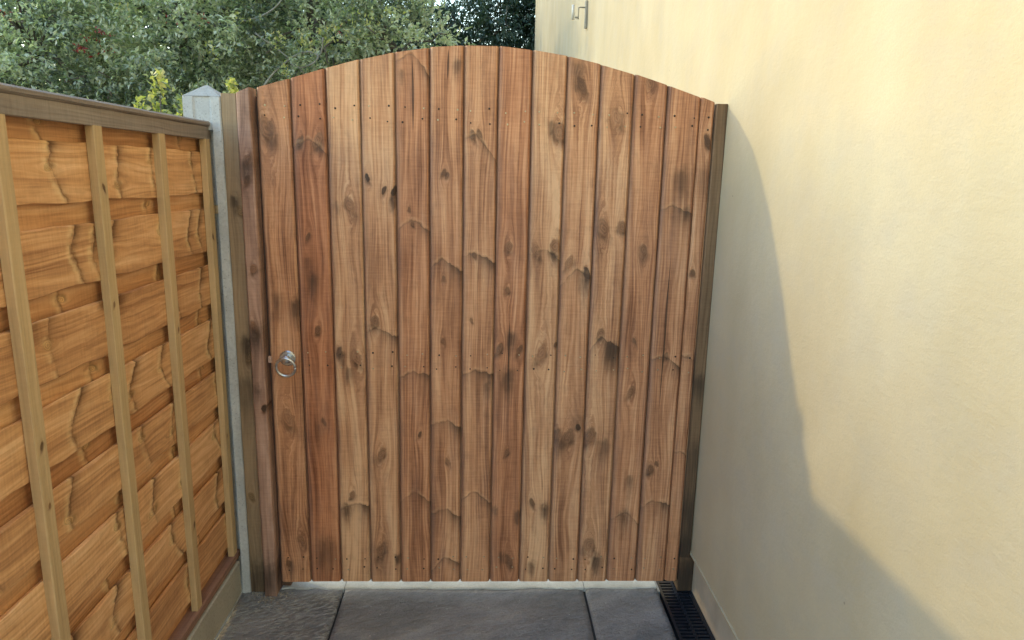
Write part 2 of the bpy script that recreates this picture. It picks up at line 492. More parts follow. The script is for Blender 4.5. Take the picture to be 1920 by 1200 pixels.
def mat_render():
    m, b, p = new_mat('cream_render')
    P = b.node('ShaderNodeTexCoord').outputs['Object']
    big = b.noise(b.scale(P, 1, 1.3, 0.8), 2.2, 5, 0.55)
    med = b.noise(P, 9, 4, 0.6)
    col = b.noise(b.scale(P, 1, 1, 0.55), 4.0, 3, 0.5)
    c = b.ramp(big, [(0.3, (0.475, 0.38, 0.235)), (0.5, (0.53, 0.43, 0.275)), (0.72, (0.58, 0.485, 0.325))])
    c = b.mix(b.m('MULTIPLY', b.m('SUBTRACT', med, 0.45), 1.2, clamp=True), c, (0.44, 0.39, 0.32))
    c = b.mix(b.m('MULTIPLY', b.m('SUBTRACT', col, 0.5), 1.0, clamp=True), c, (0.51, 0.445, 0.285))
    # water streaks
    st = b.noise(b.scale(P, 1, 3, 0.6), 2.4, 5, 0.6)
    c = b.mix(b.m('MULTIPLY', b.m('SUBTRACT', st, 0.54), 0.9, clamp=True), c, (0.455, 0.41, 0.31))
    fine = b.noise(P, 260, 3, 0.6)
    trowel = b.noise(b.scale(P, 1, 1, 1.6), 34, 4, 0.65)
    c = b.mix(b.m('MULTIPLY', b.m('SUBTRACT', fine, 0.46), 1.6, clamp=True), c, (0.44, 0.37, 0.27))
    vo = b.node('ShaderNodeTexVoronoi')
    b.put(vo.inputs['Vector'], P)
    vo.inputs['Scale'].default_value = 7.0
    spk = b.m('MULTIPLY', b.m('LESS_THAN', vo.outputs['Distance'], 0.022), 0.6)
    c = b.mix(spk, c, (0.22, 0.18, 0.13))
    b.put(p.inputs['Base Color'], c)
    p.inputs['Roughness'].default_value = 0.9
    p.inputs['Specular IOR Level'].default_value = 0.2
    h = b.m('ADD', b.m('MULTIPLY', fine, 0.35), b.m('MULTIPLY', trowel, 1.2))
    n1 = b.bump(h, 0.5, 0.0024)
    b.put(p.inputs['Normal'], b.bump(big, 0.2, 0.03, n1))
    return m


def mat_slab():
    m, b, p = new_mat('riven_slate')
    P = b.node('ShaderNodeTexCoord').outputs['Object']
    seed = b.node('ShaderNodeAttribute', attribute_type='OBJECT', attribute_name='seed').outputs['Fac']
    x, y, z = b.sep(P)
    Q = b.vec(b.m('ADD', x, b.m('MULTIPLY', seed, 9.0)), b.m('ADD', b.m('MULTIPLY', y, 2.0), b.m('MULTIPLY', x, -0.7)), z)
    a = b.noise(Q, 3.2, 5, 0.6)
    r = b.noise(Q, 11, 6, 0.68)
    f = b.noise(P, 140, 3, 0.6)
    c = b.ramp(a, [(0.3, (0.14, 0.138, 0.137)), (0.5, (0.22, 0.212, 0.207)), (0.7, (0.33, 0.31, 0.30))])
    c = b.mix(b.m('MULTIPLY', b.m('SUBTRACT', r, 0.5), 2.2, clamp=True), c, (0.38, 0.355, 0.34))
    c = b.mix(b.m('MULTIPLY', b.m('SUBTRACT', f, 0.5), 1.4, clamp=True), c, (0.045, 0.044, 0.045))
    vo = b.node('ShaderNodeTexVoronoi')
    b.put(vo.inputs['Vector'], P)
    vo.inputs['Scale'].default_value = 26
    dots = b.m('LESS_THAN', vo.outputs['Distance'], 0.06)
    c = b.mix(b.m('MULTIPLY', dots, 0.8), c, (0.6, 0.58, 0.54))
    wet = b.node('ShaderNodeAttribute', attribute_type='OBJECT', attribute_name='wet').outputs['Fac']
    wm = b.m('MULTIPLY', wet, b.m('MULTIPLY', b.m('SUBTRACT', b.noise(P, 6, 3), 0.35), 4.0, clamp=True), clamp=True)
    rr_ = b.sep(b.ramp(r, [(0.35, (0.55,) * 3), (0.7, (0.32,) * 3)]))[0]
    b.put(p.inputs['Roughness'], b.m('SUBTRACT', rr_, b.m('MULTIPLY', wm, 0.16)))
    p.inputs['Specular IOR Level'].default_value = 0.6
    rip = b.noise(Q, 42, 5, 0.65)
    c = b.mix(b.m('MULTIPLY', wm, b.m('MULTIPLY', b.m('SUBTRACT', rip, 0.47), 7.0, clamp=True)), c, (0.46, 0.45, 0.43))  # pale ripples painted in as glints on the wet slate
    b.put(p.inputs['Base Color'], c)
    lay = b.m('ADD', b.m('ADD', b.m('MULTIPLY', r, 1.3), b.m('MULTIPLY', f, 0.12)), b.m('MULTIPLY', rip, b.m('ADD', 0.3, b.m('MULTIPLY', wm, 1.1))))
    b.put(p.inputs['Normal'], b.bump(lay, 1.0, 0.014))
    return m


def mat_simple(name, col, rough=0.5, metal=0.0, var=0.25, scale=40, bump=0.1, spec=0.5):
    m, b, p = new_mat(name)
    P = b.node('ShaderNodeTexCoord').outputs['Object']
    n = b.noise(P, scale, 4, 0.6)
    c = b.ramp(n, [(0.3, tuple(v * (1 - var) for v in col)), (0.7, tuple(min(1, v * (1 + var)) for v in col))])
    b.put(p.inputs['Base Color'], c)
    b.put(p.inputs['Roughness'], b.ramp(n, [(0.3, (rough * 0.8,) * 3), (0.7, (min(1, rough * 1.2),) * 3)]))
    p.inputs['Metallic'].default_value = metal
    p.inputs['Specular IOR Level'].default_value = spec
    if bump: b.put(p.inputs['Normal'], b.bump(n, bump, 0.002))
    return m


def mat_leaf(name, c0, c1, c2, rough=0.4, trans=0.35):
    m, b, p = new_mat(name)
    isl = b.node('ShaderNodeNewGeometry').outputs['Random Per Island']
    P = b.node('ShaderNodeTexCoord').outputs['Object']
    n = b.noise(P, 1.6, 3, 0.5)
    f = b.m('ADD', b.m('MULTIPLY', isl, 0.7), b.m('MULTIPLY', b.m('SUBTRACT', n, 0.40), 1.7))
    c = b.ramp(f, [(0.1, c0), (0.5, c1), (0.95, c2)])
    b.put(p.inputs['Base Color'], c)
    p.inputs['Roughness'].default_value = rough
    tr = b.node('ShaderNodeBsdfTranslucent')
    b.put(tr.inputs[0], b.mix(1.0, c, (1.0, 1.15, 0.5), 'MULTIPLY'))
    mx = b.node('ShaderNodeMixShader')
    mx.inputs[0].default_value = trans
    b.l.new(p.outputs[0], mx.inputs[1])
    b.l.new(tr.outputs[0], mx.inputs[2])
    out = [n_ for n_ in m.node_tree.nodes if n_.type == 'OUTPUT_MATERIAL'][0]
    b.l.new(mx.outputs[0], out.inputs[0])
    return m


RENDER = mat_render()
PLINTH = mat_simple('painted_plinth', (0.52, 0.44, 0.33), 0.85, 0, 0.12, 14, 0.3, 0.2)
SLAB = mat_slab()
JOINT = mat_simple('dark_jointing', (0.035, 0.033, 0.030), 0.9, 0, 0.3, 80, 0.3)
BLACK = mat_simple('black_drain_plastic', (0.012, 0.015, 0.022), 0.32, 0, 0.3, 60, 0.15)
ALU = mat_simple('dull_aluminium', (0.35, 0.36, 0.36), 0.45, 0.7, 0.2, 60, 0.1)
ZINC = mat_simple('galvanised_zinc', (0.62, 0.65, 0.68), 0.30, 0.9, 0.18, 55, 0.15)
BRASS = mat_simple('nail_steel', (0.50, 0.42, 0.28), 0.35, 0.85, 0.4, 300, 0.0)
RUSTY = mat_simple('dark_nail', (0.05, 0.03, 0.02), 0.6, 0.3, 0.4, 300, 0.0)
LATCH = mat_simple('latch_timber', (0.50, 0.32, 0.24), 0.6, 0, 0.2, 60, 0.2)
WHITE = mat_simple('white_metal', (0.55, 0.54, 0.50), 0.4, 0.0, 0.05, 20, 0.0)
GREY = mat_simple('grey_metal', (0.26, 0.24, 0.20), 0.5, 0.2, 0.15, 20, 0.0)
SOIL = mat_simple('soil', (0.09, 0.075, 0.05), 0.95, 0, 0.4, 12, 0.6)
BARK = mat_simple('bark', (0.13, 0.11, 0.085), 0.9, 0, 0.4, 18, 0.7)
PALEBARK = mat_simple('pale_bark', (0.26, 0.25, 0.21), 0.85, 0, 0.3, 18, 0.5)
CRUMB = mat_simple('mortar_crumbs', (0.30, 0.27, 0.22), 0.95, 0, 0.3, 90, 0.5)

# ------------------------------------------------------------------ ground
me_v = []
g = mesh_obj('ground', [(-200, -200, -0.06), (200, -200, -0.06), (200, 200, -0.06), (-200, 200, -0.06)], [(0, 1, 2, 3)], SOIL)
tag(g, kind='structure')
v, f = box_vf(-0.095, 1.283, -5.5, 6.5, -0.055, -0.012)
tag(mesh_obj('paving_bed', v, f, JOINT), kind='structure')

paving = empty('paving')
tag(paving, kind='structure')


def slab(x0, x1, y0, y1, seed, nx=36, ny=28):
    """riven slab with a low uneven surface and real edges"""
    rng = np.random.RandomState(int(seed * 1000))
    xs = np.linspace(x0, x1, nx)
    ys = np.linspace(y0, y1, ny)
    V, Fc = [], []
    ph = rng.rand(12) * 6.28
    fr = rng.rand(12) * 26 + 5
    am = 0.0016 / (1 + fr / 14)
    for yy in ys:
        for xx in xs:
            h = 0.0
            for k in range(12):
                d = xx * math.cos(ph[k] * 0.35 + 0.8) + yy * math.sin(ph[k] * 0.35 + 0.8)
                h += am[k] * math.sin(d * fr[k] + ph[k])
            e = min(xx - x0, x1 - xx, yy - y0, y1 - yy)
            V.append((xx, yy, h - (0.003 if e < 1e-6 else 0)))
    for j in range(ny - 1):
        for i in range(nx - 1):
            a = j * nx + i
            Fc.append((a, a + 1, a + nx + 1, a + nx))
    rim = [i for i in range(nx)] + [nx * j + nx - 1 for j in range(1, ny)] + [nx * (ny - 1) + i for i in range(nx - 2, -1, -1)] + [nx * j for j in range(ny - 2, 0, -1)]
    b0 = len(V)
    for r in rim:
        q = V[r]
        V.append((q[0], q[1], -0.03))
    n = len(rim)
    for i in range(n):
        j = (i + 1) % n
        Fc.append((rim[j], rim[i], b0 + i, b0 + j))
    o = mesh_obj('slab', V, Fc, SLAB, paving, True)
    o['seed'] = seed
    o['wet'] = 1.0 if x1 < 0.3 else 0.15
    return o


J = 0.0045
cols = [(-0.1295, 0.2069), (0.2069, 1.0261), (1.0261, 1.2835)]
for ci, (a, c_) in enumerate(cols):
    for ri, (r0, r1) in enumerate([(-3.1, -1.86), (-1.86, -0.62 - 0.03), (-0.65, 0.58), (0.58, 1.8), (1.8, 3.0), (3.0, 4.2)]):
        slab(a + (J if ci else 0), c_ - J, r0 + J, r1 - J, 0.11 + 0.37 * ci + 0.13 * ri, 40 if ci == 1 else 18, 36 if ri in (1, 2) else 12)

SUN_STRIP = mat_concrete('sunlit_slab_paint', (0.42, 0.43, 0.40), (0.62, 0.63, 0.59), 1.3, 0.1)  # added pale strip; its colour stands in for sunlight under the gate
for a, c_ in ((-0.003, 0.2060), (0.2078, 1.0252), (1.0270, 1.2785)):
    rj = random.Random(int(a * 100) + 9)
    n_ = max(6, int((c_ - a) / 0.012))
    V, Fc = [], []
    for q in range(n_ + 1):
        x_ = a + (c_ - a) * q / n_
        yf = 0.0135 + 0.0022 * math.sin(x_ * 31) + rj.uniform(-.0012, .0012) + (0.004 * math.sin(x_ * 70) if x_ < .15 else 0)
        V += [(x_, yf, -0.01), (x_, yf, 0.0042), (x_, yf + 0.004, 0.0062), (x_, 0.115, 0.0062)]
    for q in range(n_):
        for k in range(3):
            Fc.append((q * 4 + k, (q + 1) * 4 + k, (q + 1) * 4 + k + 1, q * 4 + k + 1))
    mesh_obj('painted_sun_strip', V, Fc, SUN_STRIP, paving)

# ------------------------------------------------------------------ drain
drain = empty('channel_drain', (1.341, -0.5, 0))
tag(drain, 'black slotted channel drain grate running between the slate slabs and the wall plinth', 'drain')
X0, X1, YD0, YD1 = 1.2865, 1.3965, -3.0, 0.34
v, f = box_vf(X0 + 0.002, X1 - 0.002, YD0, YD1, -0.05, -0.028)
mesh_obj('channel_floor', v, f, BLACK, drain)
parts = [box_vf(X0, X0 + 0.009, YD0, YD1, -0.045, 0.002), box_vf(X1 - 0.011, X1, YD0, YD1, -0.045, 0.002)]
for q in parts: mesh_obj('side_rail', q[0], q[1], BLACK, drain)
v, f = box_vf(X0 + 0.052, X0 + 0.060, YD0, YD1, -0.022, -0.0015)
mesh_obj('centre_rib', v, f, BLACK, drain)
bars = []
y = YD0 + 0.01
while y < YD1 - 0.01:
    bars.append(box_vf(X0 + 0.0095, X0 + 0.0515, y, y + 0.0085, -0.016, 0.0))
    bars.append(box_vf(X0 + 0.0605, X1 - 0.0115, y, y + 0.0085, -0.016, 0.0))
    y += 0.0170
v, f = join_vf(bars)
tag(mesh_obj('grate_bars', v, f, BLACK, drain), kind='stuff')
v, f = box_vf(1.2795, 1.2862, -0.005, YD1, -0.03, 0.003)
mesh_obj('metal_edge_strip', v, f, ALU, drain)

# ------------------------------------------------------------------ house wall
XW = 1.385
house = empty('house', (XW, 2, 0))
tag(house, 'tall smooth cream rendered side wall of a house above a recessed painted plinth', 'house')
# the wall face: a shallow sheet with a very slight hand-trowelled unevenness, thick behind
ny, nz = 90, 40
V, Fc = [], []
rs = np.random.RandomState(5)
A = [(rs.rand() * 2.5 + 0.4, rs.rand() * 2.5 + 0.4, rs.rand() * 6.28) for _ in range(8)]
for j in range(nz + 1):
    zz = 0.147 + (5.2 - 0.147) * (j / nz) ** 1.3
    for i in range(ny + 1):
        yy = -5 + 14.0 * i / ny
        h = sum(0.0011 * math.sin(a * yy + c_ * zz + p_) for a, c_, p_ in A)
        V.append((XW + h, yy, zz))
for j in range(nz):
    for i in range(ny):
        a = j * (ny + 1) + i
        Fc.append((a, a + ny + 1, a + ny + 2, a + 1))
# close it: top, bottom lip, ends, back
top0 = nz * (ny + 1)
bL = len(V)
for i in range(ny + 1): V.append((5.0, -5 + 14.0 * i / ny, 0.147))
tL = len(V)
for i in range(ny + 1): V.append((5.0, -5 + 14.0 * i / ny, 5.2))
for i in range(ny):
    Fc.append((i, i + 1, bL + i + 1, bL + i))
    Fc.append((top0 + i + 1, top0 + i, tL + i, tL + i + 1))
    Fc.append((bL + i, bL + i + 1, tL + i + 1, tL + i))
Fc.append(tuple([j * (ny + 1) for j in range(nz + 1)] + [tL, bL]))
Fc.append(tuple([j * (ny + 1) + ny for j in range(nz, -1, -1)] + [bL + ny, tL + ny]))
wall = mesh_obj('wall', V, Fc, RENDER, house, False)
v, f = box_vf(1.3985, 4.9, -4.95, 8.95, -0.05, 0.150)
mesh_obj('plinth', v, f, PLINTH, house)
v, f = box_vf(XW - 0.0035, XW + 0.012, -5, 9.0, 0.140, 0.1465)
mesh_obj('render_bead', v, f, RENDER, house)

# small light fitting far along the wall
yb = 3.35
pt = on_x(1101, 28, XW)
yb = pt.y
lampE = empty('wall_light', (XW, yb, 2.5))
tag(lampE, 'small white and grey light fitting fixed high on the cream wall beyond the gate', 'wall light')


def at_y(px, py): return on_y(px, py, yb)


a0, a1 = at_y(1104, 2), at_y(1104, 53)
v, f = box_vf(XW - 0.016, XW + 0.004, yb - 0.02, yb + 0.02, a1.z, a0.z, 0.003)
mesh_obj('back_plate', v, f, GREY, lampE)
b0, b1 = at_y(1076, 9), at_y(1076, 37)
xl = b0.x
pts = [(xl, yb, b1.z), (xl, yb, b1.z + 0.004), (xl, yb, b0.z)]
v, f = tube_vf([(xl - 0.004, yb, b1.z), (xl - 0.004, yb, b0.z)], [0.010, 0.010], 12)
mesh_obj('lamp_tube', v, f, WHITE, lampE, True)
h0, h1 = at_y(1085, 14), at_y(1085, 36)
v, f = tube_vf([(h0.x, yb, h1.z), (h0.x + 0.001, yb, h0.z), (h0.x + 0.012, yb, h0.z + 0.002), (XW - 0.012, yb, h0.z + 0.001)], [0.005] * 4, 8)
mesh_obj('arm', v, f, GREY, lampE, True)
v, f = box_vf(xl + 0.012, h0.x + 0.002, yb - 0.008, yb + 0.008, h1.z + 0.006, h1.z + 0.016)
mesh_obj('link', v, f, GREY, lampE)

# ------------------------------------------------------------------ the gate
ARCH = [(-0.1, 1.600), (0.003, 1.621), (0.102, 1.647), (0.202, 1.678), (0.302, 1.706), (0.401, 1.728), (0.498, 1.744), (0.596, 1.752), (0.698, 1.753), (0.799, 1.745), (0.9, 1.731), (0.997, 1.711), (1.097, 1.686), (1.197, 1.659), (1.299, 1.628), (1.345, 1.612), (1.5, 1.55)]


def arch(x):
    for (xa, za), (xb, zb) in zip(ARCH, ARCH[1:]):
        if xa <= x <= xb: return za + (zb - za) * (x - xa) / (xb - xa)
    return 1.6


gate = empty('garden_gate', (0.66, 0, 0.04))
tag(gate, 'arched brown stained wooden side gate of upright boards with a galvanised ring handle', 'gate')
ZB = 0.040


def board(name, parent, mat, w_, t_, L, loc, rot=(0, 0, 0), seed=0.5, tint=0.0, segs=14, cham=0.004, jit=0.0008, tongue=False, topf=None, wav=None, bow=0.0, rough_end=0.0):
    """one timber; local x = width, y = thickness (front = -y side at y 0), z = length"""
    rng = random.Random(int(seed * 99991))
    h = w_ / 2
    c = cham
    poly = [(-h + c, 0), (h - c, 0), (h, c), (h, t_ * 0.70)]
    if tongue: poly += [(h + 0.009, t_ * 0.72), (h + 0.009, t_ * 0.92), (h, t_ * 0.93)]
    poly += [(h, t_), (-h, t_), (-h, c)]
    zs = [L * k / segs for k in range(segs + 1)]
    jl = [rng.uniform(-jit, jit) for _ in zs]
    jr = [rng.uniform(-jit, jit) for _ in zs]
    jy = [rng.uniform(-jit, jit) * 0.6 for _ in zs]
    cu = rng.uniform(-1, 1) * bow

    def off(i, k, x, y):
        e = jl[k] if x < 0 else jr[k]
        if wav and x > 0 and y < t_ * 0.5: e += wav(zs[k])
        if y > t_ * 0.5: e = 0
        s = zs[k] / L
        return e, (jy[k] if y < t_ * 0.5 else 0) + cu * 4 * s * (1 - s)
    v, f = prism(poly, zs, off, (lambda x: topf(x)) if topf else None)
    me = bpy.data.meshes.new(name)
    me.from_pydata(v, [], f)
    me.materials.append(mat)
    o = bpy.data.objects.new(name, me)
    COL.objects.link(o)
    if parent:
        o.parent = parent
        o.location = Vector(loc) - Vector(parent.location)
    else:
        o.location = loc
    o.rotation_euler = rot
    o['seed'] = seed
    o['tint'] = tint
    return o


# marks read off each board: knots (px, py, r px, blackness), scars/smudges (px, py, size m, kind; +2 = pointed scar), cracks
GB = [
    # tint, knots, scars, cracks
    (0.45, [(499, 240, 13, .15), (540, 785, 12, 0), (566, 1012, 8, .2), (541, 1055, 5, .4), (508, 236, 6, .3)],
     [(556, 573, .05, .75), (520, 560, .05, .35), (512, 258, .03, .5), (545, 1060, .04, .4)], []),
    (1.0, [(563, 265, 6, .5), (596, 263, 9, .2), (577, 444, 5, .5), (596, 619, 6, .4), (607, 790, 4, .3)],
     [(580, 262, .025, 2.45), (587, 525, .05, .5), (575, 490, .04, .3), (612, 1030, .09, .55), (600, 800, .06, .2)], []),
    (0.1, [(656, 384, 9, .1), (636, 660, 7, .7), (669, 671, 10, .1), (661, 928, 6, .2), (688, 665, 3, .4)],
     [(668, 944, .035, 2.95), (655, 700, .035, .45), (630, 385, .03, .3), (650, 955, .04, .7), (640, 672, .03, .5)], []),
    (0.2, [(689, 333, 5, .95), (720, 357, 5, .8), (739, 358, 6, .95), (704, 602, 8, .3), (715, 851, 8, .2), (715, 1031, 10, .3)],
     [(705, 615, .03, 2.65), (737, 378, .028, .7), (745, 1046, .025, .8), (715, 1048, .03, .4), (702, 860, .03, .2)], []),
    (0.65, [(774, 420, 3, .3), (787, 814, 4, .6), (767, 392, 3, .3)],
     [(774, 412, .03, 2.4), (775, 697, .03, 2.6), (777, 922, .03, 2.5), (772, 100, .03, 2.5), (752, 140, .03, .45)], [(772, 98, 250)]),
    (0.5, [(832, 324, 5, .5), (838, 328, 4, .4), (832, 522, 4, .3), (832, 640, 4, .3), (840, 866, 5, .2)],
     [(828, 487, .035, 2.7), (838, 789, .035, 2.8), (834, 954, .04, 2.75), (834, 1046, .02, 2.6), (858, 120, .03, .6)], [(841, 92, 150)]),
    (0.4, [(887, 254, 6, .5), (899, 250, 5, .5), (890, 478, 4, .3), (884, 600, 3, .2)],
     [(891, 252, .02, 2.4), (891, 475, .035, 2.8), (889, 694, .035, 2.85), (888, 922, .03, 2.3), (912, 725, .03, .5)], []),
    (0.75, [(955, 462, 7, .2), (951, 544, 5, .3), (936, 654, 7, .3), (974, 656, 6, .5), (950, 848, 5, .3), (954, 1050, 8, .4)],
     [(957, 632, .04, .8), (951, 706, .06, .75), (972, 964, .03, .8), (928, 955, .02, .5), (940, 1042, .03, .5)], [(955, 600, 740)]),
    (0.15, [(1049, 247, 11, .1), (1006, 470, 8, .1), (1041, 462, 9, .1), (1015, 661, 11, .05), (1042, 647, 4, .6), (997, 942, 6, .5)],
     [(1024, 468, .03, 2.6), (1035, 235, .03, .5), (1022, 952, .035, .95), (1042, 480, .02, .6), (997, 1060, .035, .6)], []),
    (0.35, [(1091, 161, 10, .5), (1068, 491, 8, .1), (1101, 512, 8, .9), (1065, 818, 11, .3), (1084, 801, 5, .95), (1042, 815, 8, .4)],
     [(1080, 505, .03, 2.6), (1097, 528, .04, .75), (1085, 128, .05, .45), (1050, 830, .04, .5), (1085, 790, .05, .25)], []),
    (0.25, [(1157, 221, 11, 0), (1131, 428, 11, .1), (1166, 425, 8, .3), (1126, 626, 7, .2), (1104, 818, 12, .35), (1104, 1022, 11, .1)],
     [(1126, 634, .055, 2.95), (1148, 655, .05, .9), (1130, 835, .05, .6), (1118, 1050, .045, .9), (1118, 248, .03, .2)], []),
    (0.6, [(1207, 469, 8, .35), (1183, 735, 7, .2), (1220, 156, 9, .1), (1190, 640, 4, .3)],
     [(1182, 900, .04, .45), (1170, 968, .05, .5), (1205, 485, .03, .3), (1176, 962, .02, 2.3)], []),
    (0.55, [(1219, 880, 7, .4), (1248, 667, 5, .4), (1232, 870, 4, .4)],
     [(1262, 386, .04, 2.75), (1248, 668, .03, 2.7), (1225, 937, .04, 2.7), (1279, 335, .07, .5), (1285, 395, .03, .5)], [(1254, 480, 770)]),
    (0.5, [(1327, 264, 7, .6), (1299, 512, 5, .5)],
     [(1290, 668, .02, 2.6), (1276, 846, .012, 2.4), (1325, 262, .03, .5), (1322, 330, .08, .3)], []),
]
TOPX = [480, 545, 610, 675, 740, 804, 868, 935, 1000, 1065, 1127, 1190, 1252, 1315]
jx = [0.1 * k + random.uniform(-.0012, .0012) for k in range(14)] + [1.345]
jx[0] = 0.001
nail_mb = []
NZ = [on_y(800, yy, 0).z for yy in (204, 226, 664, 690, 1046, 1066)]
for k in range(14):
    xa, xb = jx[k] + 0.0016, jx[k + 1] - 0.0016
    if k == 13: xb = 1.343
    xc = (xa + xb) / 2
    tint, knots, scars, cracks = GB[k]
    L = 1.6
    wav = None
    if k == 0:
        wav = lambda z: (0.0035 * math.sin(z * 55) * max(0, 1 - abs(z - 0.2) / 0.22) - 0.002 * math.sin(z * 21) * max(0, 1 - abs(z - .3) / .3))
    if k == 1:
        wav = None
    o = board('plank', gate, GATE_W, xb - xa, 0.019, L, (xc, 0.0 + random.uniform(-.001, .0012), ZB + random.uniform(-.0008, .0008)),
              seed=0.07 + 0.061 * k, tint=tint, segs=44 if k == 0 else 22, cham=0.0062, tongue=(k < 13), jit=0.0010, bow=0.0018,
              topf=lambda lx, xc=xc, e=random.uniform(-.0012, .0016), t=random.uniform(-.02, .02): arch(xc + lx) - ZB + 0.002 + e + t * lx, wav=wav)
    o['shade'] = [0.1, 0.35, -0.45, -0.25, 0.15, 0.0, -0.05, 0.2, -0.55, -0.2, -0.15, 0.05, 0.1, 0.25][k]

    def loc_(px, py):
        q = on_y(px, py, 0)
        return q.x - xc, q.z - ZB
    for i, (px, py, r, bl) in enumerate(knots[:6]):
        a, c_ = loc_(px, py)
        o['k%d' % i] = [a, c_, r * 0.00165, bl * 1.0]
    for i, (px, py, sz, kd) in enumerate(scars[:5]):
        a, c_ = loc_(px, py)
        o['s%d' % i] = [a, c_, sz, kd * 1.0]
    for i, (px, p0, p1) in enumerate(cracks[:1]):
        a, c0_ = loc_(px, p0)
        a2, c1_ = loc_(px, p1)
        o['c%d' % i] = [(a + a2) / 2 - (0.012 if k == 12 else 0), (c0_ + c1_) / 2, abs(c0_ - c1_) / 2, 1.0]
    # nails, two by two at each ledge
    bright, darkn = [], []
    W_ = xb - xa
    for zi, nz_ in enumerate(NZ):
        for fx in ((0.24, 0.80) if k < 13 else (0.62,)):
            if k == 0 and zi in (2, 3) and fx < .5: continue
            nx_ = xa + W_ * (fx + random.uniform(-.05, .05)) - xc
            zz = nz_ - ZB + random.uniform(-.006, .006)
            r = random.uniform(0.0024, 0.0034)
            seg = 8
            vv = [(nx_ + r * math.cos(2 * math.pi * s / seg), -0.0004, zz + r * math.sin(2 * math.pi * s / seg)) for s in range(seg)]
            vv += [(nx_ + r * .7 * math.cos(2 * math.pi * s / seg), -0.0022, zz + r * .7 * math.sin(2 * math.pi * s / seg)) for s in range(seg)]
            ff = [(s, (s + 1) % seg, seg + (s + 1) % seg, seg + s) for s in range(seg)] + [tuple(seg + s for s in range(seg))]
            (bright if random.random() < (0.25 if k < 4 else 0.6) else darkn).append((vv, ff))
    for lst, mt in ((bright, BRASS), (darkn, RUSTY)):
        if lst:
            vv, ff = join_vf(lst)
            me = bpy.data.meshes.new('nail_heads')
            me.from_pydata(vv, [], ff)
            me.materials.append(mt)
            no = bpy.data.objects.new('nail_heads', me)
            COL.objects.link(no)
            no.parent = o
            no['kind'] = 'stuff'

# ledges and braces on the far side
for zc in ((NZ[0] + NZ[1]) / 2, (NZ[2] + NZ[3]) / 2, (NZ[4] + NZ[5]) / 2):
    o = board('ledge', gate, GATE_W, 0.09, 0.032, 1.30, (0.028, 0.0205, zc), (0, math.radians(90), 0), seed=zc, tint=.4, segs=3)
for z0, z1 in ((0.15, 0.74), (0.84, 1.5)):
    ang = math.atan2(1.1, z1 - z0)
    o = board('brace', gate, GATE_W, 0.085, 0.030, math.hypot(1.1, z1 - z0) - .1, (0.14, 0.0215, z0), (0, ang, 0), seed=z1, tint=.4, segs=3)

# ring handle
hc = on_y(539, 672, -0.004)
v, f = tube_vf([(hc.x, 0.0005, hc.z), (hc.x, -0.004, hc.z), (hc.x, -0.007, hc.z)], [0.0245, 0.0245, 0.021], 28)
hp = mesh_obj('handle_plate', v, f, ZINC, gate, False)
v, f = tube_vf([(hc.x, -0.0068, hc.z), (hc.x, -0.016, hc.z + .001), (hc.x, -0.024, hc.z + .001), (hc.x, -0.028, hc.z + .001)], [0.016, 0.0125, 0.0125, 0.009], 20)
mesh_obj('handle_boss', v, f, ZINC, gate, True)
rc = on_y(535.5, 689, -0.030)
rr = 0.0290
pts = [(rc.x + rr * math.cos(t), -0.030 + 0.006 * math.cos(t * 1 + 1.57) * 1, rc.z + rr * 1.02 * math.sin(t)) for t in [2 * math.pi * k / 40 for k in range(41)]]
v, f = tube_vf(pts, [0.0043] * 41, 10)
mesh_obj('handle_ring', v, f, ZINC, gate, True)
for dx, dz in ((-.017, -.004), (.017, -.004), (0, .0185)):
    v, f = tube_vf([(hc.x + dx, -0.0068, hc.z + dz), (hc.x + dx, -0.0090, hc.z + dz)], [0.0028, 0.002], 8)
    mesh_obj('screw', v, f, ZINC, gate)
lc = on_y(503.5, 675, -0.01)
v, f = box_vf(lc.x - 0.003, lc.x + 0.008, -0.006, 0.004, lc.z - 0.010, lc.z + 0.010, 0.001)
mesh_obj('latch_stop', v, f, LATCH, gate)

# ------------------------------------------------------------------ posts


def props(o, knots=(), scars=()):
    for i, q in enumerate(knots[:5]): o['k%d' % i] = [float(t) for t in q]
    for i, q in enumerate(scars): o['s%d' % i] = [float(t) for t in q]


# timber post left of the gate (green treated)
post = board('gate_post', None, POST_W, 0.0445, 0.075, 1.604, (-0.0775, 0.0, 0.0), seed=0.33, tint=0.1, segs=16, cham=0.002, jit=0.0006)
tag(post, 'olive brown timber post between the concrete post and the rough batten', 'post', 'timber posts either side of the gate')
props(post, [(.015, 1.27, .010, .3), (.016, .82, .012, .2), (-.004, .35, .009, .5)],
      [(.0, 1.30, .035, .9), (.010, .86, .05, .9), (.0, .72, .08, .45), (0, .06, .12, .7)])
# post right, against the wall, notched over the plinth
post2 = empty('gate_post', (1.366, 0.0, 0.0))
tag(post2, 'olive brown treated timber post squeezed between the gate and the cream wall', 'post', 'timber posts either side of the gate')
v, f = box_vf(1.3475, 1.3815, 0.0, 0.075, 0.130, 1.6125, 0.0025)
up = mesh_obj('shaft', v, f, POST_W, post2)
v, f = box_vf(1.3475, 1.3975, 0.0, 0.075, 0.003, 0.1295, 0.0025)
lo = mesh_obj('foot', v, f, POST_W, post2)
for q, sd in ((up, 0.71), (lo, 0.72)):
    q.data.transform(Matrix.Translation((-1.366, 0, 0)))
    q.location = (0, 0, 0)
    q['seed'] = sd
    q['tint'] = 1.0
    q['shade'] = 0.8
props(up, [], [(.0, .75, .06, .6), (0, .30, .18, .7), (0, .15, .12, .8), (0, .5, .1, .4)])
props(lo, [], [(.0, .05, .12, 1.0), (.02, .1, .1, .8)])

